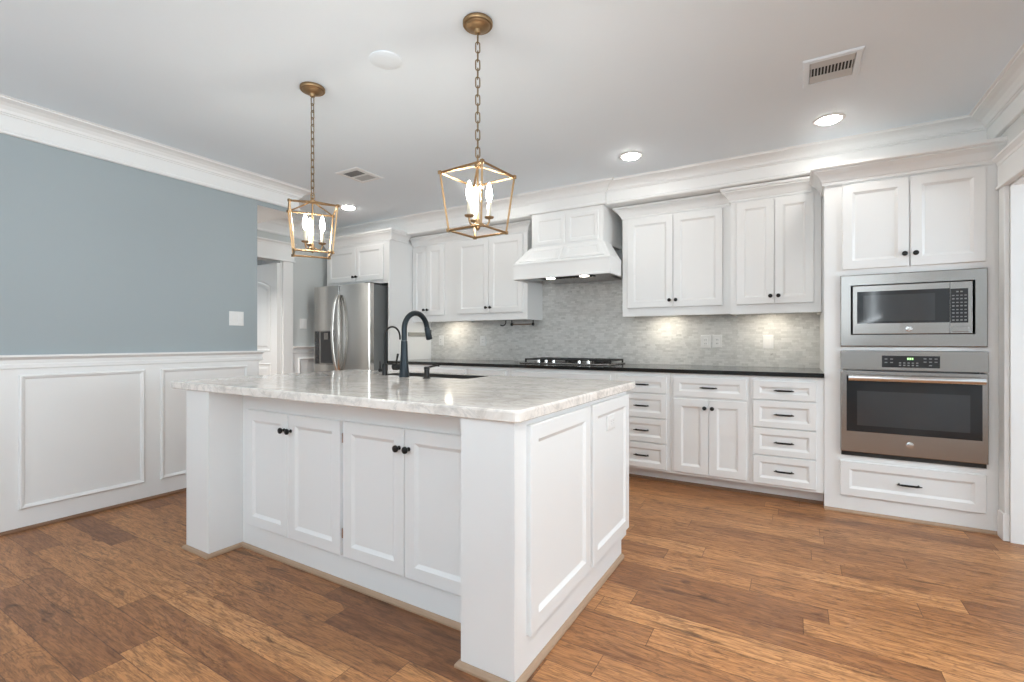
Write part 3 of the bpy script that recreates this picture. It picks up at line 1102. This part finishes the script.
def rr(x0, x1, y0, y1, z, r, n=4):
    out = []
    for cx, cy, a0 in ((x1 - r, y0 + r, -PI / 2), (x1 - r, y1 - r, 0), (x0 + r, y1 - r, PI / 2), (x0 + r, y0 + r, PI)):
        for k in range(n + 1):
            a = a0 + PI / 2 * k / n
            out.append(Vector((cx + r * math.cos(a), cy + r * math.sin(a), z)))
    return out


bm = new()
rings = []
for i, z in ((0.004, 0.874), (0.0, 0.878), (0.0, 0.906), (0.002, 0.911), (0.007, 0.914)):
    rings.append(rr(cx0 + i, cx1 - i, cy0 + i, cy1 - i, z, 0.02))
rings.append(rr(sx0, sx1, sy0, sy1, 0.914, 0.03))
rings.append(rr(sx0, sx1, sy0, sy1, 0.874, 0.03))
loops(bm, rings, closed=True)
tag(link('island_countertop', bm, GRANITE), 'polished white and grey granite top on the island', 'countertop')
# sink
SINKM = metal('dark_sink_steel', (0.16, 0.15, 0.14), 0.35)
t = thing('kitchen_sink', 'dark rectangular sink set in the island granite behind the faucets', 'sink', (-2.07, 2.45, 0.70))
bm = new()
e = 0.0012
rings = [rr(sx0 + e, sx1 - e, sy0 + e, sy1 - e, 0.9125, 0.029), rr(sx0 + e, sx1 - e, sy0 + e, sy1 - e, 0.72, 0.029), rr(sx0 + 0.02, sx1 - 0.02, sy0 + 0.02, sy1 - 0.02, 0.700, 0.02),
         rr(sx0 + 0.022, sx1 - 0.022, sy0 + 0.022, sy1 - 0.022, 0.703, 0.02), rr(sx0 + 0.006, sx1 - 0.006, sy0 + 0.006, sy1 - 0.006, 0.722, 0.027), rr(sx0 + 0.005, sx1 - 0.005, sy0 + 0.005, sy1 - 0.005, 0.9125, 0.027)]
loops(bm, rings[:3], False, True)
loops(bm, rings[3:], True, False)
loops(bm, [rings[0], rings[5]], False, False)
bmesh.ops.remove_doubles(bm, verts=bm.verts[:], dist=1e-5)
link('bowl', bm, SINKM, t, True)
bm = new()
lathe(bm, [(0.045, 0.7035), (0.045, 0.707), (0.034, 0.708), (0.028, 0.705)], (-2.07, 2.45, 0), 'Z', 20)
link('drain', bm, CHROME, t, True)


def arc_pts(x, y, z0, zc, r, n=14, end=PI):
    pts = [(x, y, z0), (x, y, (z0 + zc) / 2), (x, y, zc)]
    for k in range(1, n + 1):
        a = end * k / n
        pts.append((x, y + r * (1 - math.cos(a)), zc + r * math.sin(a)))
    return pts


# main faucet
fx, fy = -2.114, 2.237
t = thing('kitchen_faucet', 'tall blue-black gooseneck faucet with side lever on the island', 'faucet', (fx, fy, 0.914))
bm = new()
lathe(bm, [(0.033, 0.9142), (0.033, 0.918), (0.031, 0.922), (0.026, 0.99), (0.0225, 1.05), (0.0205, 1.12), (0.0195, 1.138), (0.0185, 1.142)], (fx, fy, 0), 'Z', 28)
link('body', bm, NAVY, t, True)
bm = new()
pts = arc_pts(fx, fy, 1.1425, 1.212, 0.108, 16, PI * 0.93)
tube(bm, pts, 0.0170, 16)
link('spout', bm, NAVY, t, True)
p1, p0 = Vector(pts[-1]), Vector(pts[-2])
dv = (p1 - p0).normalized()
bm = new()
tube(bm, [p1 + dv * s for s in (0.001, 0.012, 0.014, 0.055, 0.085, 0.088)], [0.0172, 0.0175, 0.0192, 0.0205, 0.0215, 0.0195], 16)
hd = link('spray_head', bm, NAVY, t, True)
bm = new()
q = p1 + dv * 0.045 + Vector((0, 0.0205, 0.006))
box(bm, q.x - 0.009, q.x + 0.009, q.y - 0.004, q.y + 0.004, q.z - 0.016, q.z + 0.016, 0.002)
link('spray_button', bm, BLACKM, hd)
bm = new()
tube(bm, [(fx - 0.024, fy, 0.978), (fx - 0.050, fy - 0.006, 0.978), (fx - 0.052, fy - 0.006, 0.978), (fx - 0.078, fy - 0.012, 0.978), (fx - 0.080, fy - 0.012, 0.978)], [0.020, 0.020, 0.023, 0.023, 0.018], 18)
lv = link('valve', bm, BLACKM, t, True)
bm = new()
tube(bm, [(fx - 0.062, fy - 0.010, 0.994), (fx - 0.052, fy - 0.012, 1.02), (fx - 0.036, fy - 0.018, 1.058)], [0.0065, 0.0055, 0.0075], 12)
link('lever', bm, BLACKM, lv, True)
bm = new()
tube(bm, [(fx - 0.080, fy - 0.012, 0.995), (fx - 0.118, fy - 0.018, 0.997)], [0.006, 0.009], 12)
link('lever_stub', bm, BLACKM, lv, True)

# filter faucet
gx, gy = -2.337, 2.29
t = thing('filter_faucet', 'slim small black gooseneck tap left of the tall faucet on the island', 'faucet', (gx, gy, 0.914))
bm = new()
lathe(bm, [(0.019, 0.9142), (0.019, 0.918), (0.0165, 0.920), (0.0165, 0.985), (0.013, 0.990), (0.006, 0.992)], (gx, gy, 0), 'Z', 20)
link('body', bm, BLACKM, t, True)
bm = new()
pts = arc_pts(gx, gy, 0.992, 1.165, 0.071, 16, PI)
pts.append((gx, gy + 0.142, 1.150))
tube(bm, pts, 0.0062, 12)
link('spout', bm, BLACKM, t, True)
bm = new()
tube(bm, [(gx - 0.016, gy, 0.945), (gx - 0.044, gy - 0.008, 0.945)], [0.009, 0.011], 12)
tube(bm, [(gx - 0.036, gy - 0.006, 0.950), (gx - 0.038, gy - 0.006, 1.005)], [0.005, 0.004], 10)
link('lever', bm, BLACKM, t, True)

# soap dispenser
hx, hy = -1.919, 2.225
t = thing('soap_dispenser', 'short black soap dispenser right of the tall faucet on the island', 'soap dispenser', (hx, hy, 0.914))
bm = new()
lathe(bm, [(0.026, 0.9142), (0.026, 0.917), (0.018, 0.922), (0.016, 0.926), (0.016, 0.966), (0.018, 0.968)], (hx, hy, 0), 'Z', 20)
link('body', bm, BLACKM, t, True)
bm = new()
lathe(bm, [(0.018, 0.9685), (0.018, 0.982), (0.012, 0.985), (0.001, 0.985)], (hx, hy, 0), 'Z', 20)
tube(bm, [(hx, hy + 0.012, 0.979), (hx + 0.004, hy + 0.05, 0.986), (hx + 0.008, hy + 0.095, 0.990), (hx + 0.009, hy + 0.104, 0.984)], [0.0065, 0.006, 0.005, 0.0045], 10)
link('pump', bm, BLACKM, t, True)


# ------------------------------------------------------------------ switches and outlets
def plate(name, label, cat, o, u, n, w_, h, style, group=None, mat=PLASTW, slot=DARKP):
    o, u, n = Vector(o), Vector(u), Vector(n)
    v = Vector((0, 0, 1))
    t = thing(name, label, cat, o, group)
    bm = new()
    panel(bm, o, u, v, n, w_, h, [(0, 0.0005), (0, 0.003), (0.003, 0.006), (0.010, 0.0065)])
    p = link('plate', bm, mat, t)
    k = len(style)
    for i, s in enumerate(style):
        cx = w_ * (i + 0.5) / k
        bm = new()
        if s == 'h':
            panel(bm, o + u * (cx - 0.033) + v * (h / 2 - 0.0165) + n * 0.0066, u, v, n, 0.066, 0.033, [(0, 0), (0, 0.002), (0.002, 0.0035), (0.005, 0.0035)])
            f = link('socket', bm, mat, t)
            bm = new()
            for zz in (0.009, 0.021):
                for xx in (0.010, 0.044):
                    panel(bm, o + u * (cx - 0.033 + xx) + v * (h / 2 - 0.0165 + zz) + n * 0.0102, u, v, n, 0.010, 0.003, [(0, 0), (0, 0.0003), (0.0005, 0.0004)])
            link('slots', bm, slot, f)
            continue
        panel(bm, o + u * (cx - 0.0165) + v * (h / 2 - 0.033) + n * 0.0066, u, v, n, 0.033, 0.066, [(0, 0), (0, 0.002), (0.002, 0.0035), (0.005, 0.0035)])
        f = link('rocker' if s == 's' else 'socket', bm, mat, t)
        bm = new()
        if s == 'o':
            for zz in (0.010, 0.042):
                for xx in (0.009, 0.021):
                    panel(bm, o + u * (cx - 0.0165 + xx) + v * (h / 2 - 0.033 + zz) + n * 0.0102, u, v, n, 0.003, 0.010, [(0, 0), (0, 0.0003), (0.0005, 0.0004)])
            link('slots', bm, slot, f)
        else:
            panel(bm, o + u * (cx - 0.0165 + 0.004) + v * (h / 2 - 0.020) + n * 0.0102, u, v, n, 0.025, 0.004, [(0, 0), (0, 0.0005), (0.0005, 0.0008)])
            link('switch_edge', bm, mat, f)
    return t


YT = YB - 0.008
plate('light_switch', 'white double light switch on the blue dining wall above the chair rail', 'light switch', (XL, 2.196, 1.268), (0, 1, 0), (1, 0, 0), 0.120, 0.118, 'ss')
plate('light_switch', 'white light switch on the hall wall beside the refrigerator', 'light switch', (XH, 3.622, 1.288), (0, 1, 0), (1, 0, 0), 0.092, 0.120, 's')
G = 'outlets on the tiled backsplash'
plate('wall_outlet', 'white outlet on the tile, left one of the touching pair right of the hood', 'outlet', (-0.742, YT, 1.076), (1, 0, 0), (0, -1, 0), 0.083, 0.118, 'o', G)
plate('wall_outlet', 'white outlet on the tile, right one of the touching pair right of the hood', 'outlet', (-0.643, YT, 1.079), (1, 0, 0), (0, -1, 0), 0.080, 0.116, 'o', G)
plate('light_switch', 'single white switch plate on the tile nearest the tall oven cabinet', 'light switch', (-0.241, YT, 1.072), (1, 0, 0), (0, -1, 0), 0.078, 0.118, 's')
plate('wall_outlet', 'white outlet on the tile nearest the tall faucet, below the narrow cabinet', 'outlet', (-3.785, YT, 1.086), (1, 0, 0), (0, -1, 0), 0.075, 0.120, 'o', G)
plate('wall_outlet', 'white outlet on the tile below the wide cabinet left of the hood', 'outlet', (-3.168, YT, 1.084), (1, 0, 0), (0, -1, 0), 0.080, 0.118, 'o', G)
plate('wall_outlet', 'white outlet on the end panel of the island', 'outlet', (IX1 + 0.0083, 2.212, 0.706), (0, 1, 0), (1, 0, 0), 0.118, 0.072, 'h', None, PLASTW, VENTG)

# ------------------------------------------------------------------ ceiling fittings
RL = [(0.181, 3.635, 'recessed ceiling light between the louvred vent and the oven cabinet'), (-1.076, 3.585, 'recessed ceiling light in front of the range hood'),
      (-2.508, 3.585, 'recessed ceiling light behind the pendant nearer the range hood'),
      (-4.05, 3.45, 'recessed ceiling light in front of the cabinet over the refrigerator')]
first = None
for x, y, lab in RL:
    if first is None:
        t = thing('recessed_light', lab, 'ceiling light', (x, y, ZC), 'recessed ceiling lights')
        bm = new()
        n = 32
        rings = []
        for r, z in ((0.088, 0.0), (0.088, -0.002), (0.082, -0.004), (0.066, -0.004), (0.062, 0.0)):
            rings.append([Vector((x + r * math.cos(2 * PI * k / n), y + r * math.sin(2 * PI * k / n), ZC - 0.0005 + z)) for k in range(n)])
        loops(bm, rings, closed=True)
        link('trim_ring', bm, PLASTW, t, True)
        bm = new()
        lathe(bm, [(0.0615, -0.0012), (0.0615, -0.006), (0.056, -0.012), (0.040, -0.0165), (0.020, -0.0185), (0.002, -0.019)], (x, y, ZC), 'Z', 28)
        link('lens', bm, LENS_E, t, True)
        first = t
    else:
        c = copy_tree(first)
        c.location = (x, y, ZC)
        c['label'] = lab
# plain round cover
bm = new()
lathe(bm, [(0.080, -0.0005), (0.080, -0.003), (0.076, -0.005), (0.030, -0.006), (0.001, -0.006)], (-1.762, 1.735, ZC), 'Z', 32)
tag(link('ceiling_cover', bm, CEIL, None, True), 'plain round white cover on the ceiling between the two pendants', 'ceiling cover')

# supply register near the oven
t = thing('ceiling_vent', 'white louvred ceiling vent register near the oven cabinet', 'vent', (0.157, 2.957, ZC))
vx0, vx1, vy0, vy1 = 0.030, 0.284, 2.812, 3.100
bm = new()
rings = []
for i, d_ in ((0, 0.0005), (0, 0.004), (0.006, 0.009), (0.030, 0.009), (0.032, 0.0005)):
    rings.append([Vector((a, b, ZC - d_)) for a, b in ((vx0 + i, vy0 + i), (vx1 - i, vy0 + i), (vx1 - i, vy1 - i), (vx0 + i, vy1 - i))])
loops(bm, rings, closed=True)
link('frame', bm, CEIL, t)
link('duct', box(new(), vx0 + 0.033, vx1 - 0.033, vy0 + 0.033, vy1 - 0.033, ZC - 0.002, ZC - 0.0006), VOID, t)
bm = new()
box(bm, vx0 + 0.033, vx1 - 0.033, vy0 + 0.033, vy0 + 0.092, ZC - 0.008, ZC - 0.006)
box(bm, vx0 + 0.033, vx1 - 0.033, vy1 - 0.110, vy1 - 0.033, ZC - 0.008, ZC - 0.006)
for k in range(13):
    x = vx0 + 0.036 + k * 0.0146
    box(bm, x, x + 0.0052, vy0 + 0.092, vy1 - 0.110, ZC - 0.009, ZC - 0.004)
link('louvers', bm, VENTG, t)
# square diffuser in the middle of the ceiling
t = thing('ceiling_vent', 'square ceiling diffuser with two grey panes beside the left pendant', 'vent', (-3.18, 2.83, ZC))
vx0, vx1, vy0, vy1 = -3.31, -3.05, 2.68, 2.975
bm = new()
rings = []
for i, d_ in ((0, 0.0005), (0, 0.003), (0.010, 0.007), (0.040, 0.008), (0.042, 0.0005)):
    rings.append([Vector((a, b, ZC - d_)) for a, b in ((vx0 + i, vy0 + i), (vx1 - i, vy0 + i), (vx1 - i, vy1 - i), (vx0 + i, vy1 - i))])
loops(bm, rings, closed=True)
box(bm, vx0 + 0.043, vx1 - 0.043, 2.815, 2.840, ZC - 0.0075, ZC - 0.0006)
link('frame', bm, TRIMW, t)
for a, b, m_ in ((vy0 + 0.043, 2.814, plain('dark_grey_vent', (0.22, 0.22, 0.22), 0.6)), (2.841, vy1 - 0.043, VENTG)):
    bm = new()
    for k in range(8):
        y = a + (b - a) * k / 8
        box(bm, vx0 + 0.043, vx1 - 0.043, y, y + (b - a) / 8 * 0.8, ZC - 0.005 - 0.001 * (k % 2), ZC - 0.002)
    box(bm, vx0 + 0.043, vx1 - 0.043, a, b, ZC - 0.0019, ZC - 0.0006)
    link('grille', bm, m_, t)


# ------------------------------------------------------------------ lantern pendants
def link_ring(bm, c, ang, ln=0.047, wd=0.0185, r=0.0027):
    pts = []
    n = 16
    for k in range(n):
        a = 2 * PI * k / n
        px = wd / 2 * math.cos(a)
        pz = (ln / 2 - wd / 2) * (1 if math.sin(a) > 0 else -1) + wd / 2 * math.sin(a)
        pts.append((c[0] + px * math.cos(ang), c[1] + px * math.sin(ang), c[2] + pz))
    tube(bm, pts, r, 6, closed=True)


def pendant(x, y, label, phi, zt, zb, st, sb, hub, cphi):
    t = thing('lantern_pendant', label, 'pendant light', (x, y, zb), 'brass lantern pendants')
    bm = new()
    lathe(bm, [(0.064, ZC - 0.0005), (0.066, ZC - 0.003), (0.066, ZC - 0.014), (0.063, ZC - 0.018), (0.054, ZC - 0.018), (0.052, ZC - 0.021), (0.046, ZC - 0.027), (0.030, ZC - 0.032), (0.016, ZC - 0.036), (0.013, ZC - 0.050), (0.008, ZC - 0.053), (0.001, ZC - 0.053)], (x, y, 0), 'Z', 32)
    link('canopy', bm, BRASS, t, True)
    bm = new()
    z = ZC - 0.053 - 0.016
    k = 0
    ztop = zt + hub + 0.030
    while z > ztop + 0.01:
        link_ring(bm, (x, y, z - 0.005), phi + (PI / 2) * (k % 2))
        z -= 0.0385
        k += 1
    link('chain', bm, CHAINM, t, True)
    bm = new()
    c3 = [(math.cos(phi + PI / 2 * k), math.sin(phi + PI / 2 * k)) for k in range(4)]
    rt, rb = st / math.sqrt(2), sb / math.sqrt(2)
    T = [(x + c * rt, y + s * rt, zt) for c, s in c3]
    B = [(x + c * rb, y + s * rb, zb) for c, s in c3]
    w_ = 0.0044
    for k in range(4):
        tube(bm, [T[k], T[(k + 1) % 4]], w_ * 1.2, 4)
        tube(bm, [B[k], B[(k + 1) % 4]], w_ * 1.2, 4)
        tube(bm, [T[k], B[k]], w_ * 1.2, 4)
        tube(bm, [T[k], (x, y, zt + hub)], w_, 4)
        for p in (T[k], B[k]):
            box(bm, p[0] - 0.007, p[0] + 0.007, p[1] - 0.007, p[1] + 0.007, p[2] - 0.007, p[2] + 0.007)
    link('frame', bm, BRASS, t)
    bm = new()
    lathe(bm, [(0.014, zt + hub - 0.008), (0.014, zt + hub + 0.006), (0.006, zt + hub + 0.012), (0.004, zt + hub + 0.02)], (x, y, 0), 'Z', 16)
    link_ring(bm, (x, y, zt + hub + 0.028), phi, 0.036, 0.022, 0.003)
    zc = zb + 0.030
    lathe(bm, [(0.0045, zt + hub - 0.008), (0.0045, zc + 0.03), (0.010, zc + 0.022), (0.012, zc + 0.004), (0.008, zc - 0.006), (0.012, zc - 0.012), (0.004, zc - 0.024), (0.001, zc - 0.026)], (x, y, 0), 'Z', 14)
    link('stem', bm, BRASS, t, True)
    for k in range(3):
        a = cphi + 2 * PI * k / 3
        ca, sa = math.cos(a), math.sin(a)
        R_ = 0.052
        bm = new()
        pts = [(x + ca * 0.010, y + sa * 0.010, zc + 0.005), (x + ca * 0.028, y + sa * 0.028, zc - 0.008), (x + ca * 0.045, y + sa * 0.045, zc - 0.003), (x + ca * R_, y + sa * R_, zc + 0.012), (x + ca * R_, y + sa * R_, zc + 0.024)]
        tube(bm, pts, 0.0042, 8)
        lathe(bm, [(0.006, 0.022), (0.018, 0.026), (0.021, 0.032), (0.019, 0.031), (0.010, 0.029)], (x + ca * R_, y + sa * R_, zc), 'Z', 16)
        arm = link('arm', bm, BRASS, t, True)
        bm = new()
        lathe(bm, [(0.0095, 0.0305), (0.0095, 0.095), (0.0080, 0.097)], (x + ca * R_, y + sa * R_, zc), 'Z', 14)
        link('candle_sleeve', bm, CANDLE, arm, True)
        bm = new()
        lathe(bm, [(0.007, 0.0975), (0.008, 0.102), (0.0120, 0.118), (0.0135, 0.130), (0.0110, 0.148), (0.0075, 0.166), (0.003, 0.178), (0.0005, 0.182)], (x + ca * R_, y + sa * R_, zc), 'Z', 16)
        link('bulb', bm, BULB, arm, True)
    return t


pendant(-1.205, 1.735, 'brass lantern pendant nearer the range hood, hanging over the faucet side', math.radians(-49), 1.872, 1.622, 0.232, 0.180, 0.040, math.radians(19.8))
pendant(-2.305, 1.717, 'brass lantern pendant nearer the blue wall, in front of the refrigerator', math.radians(12), 1.874, 1.622, 0.238, 0.190, 0.040, math.radians(38.4))
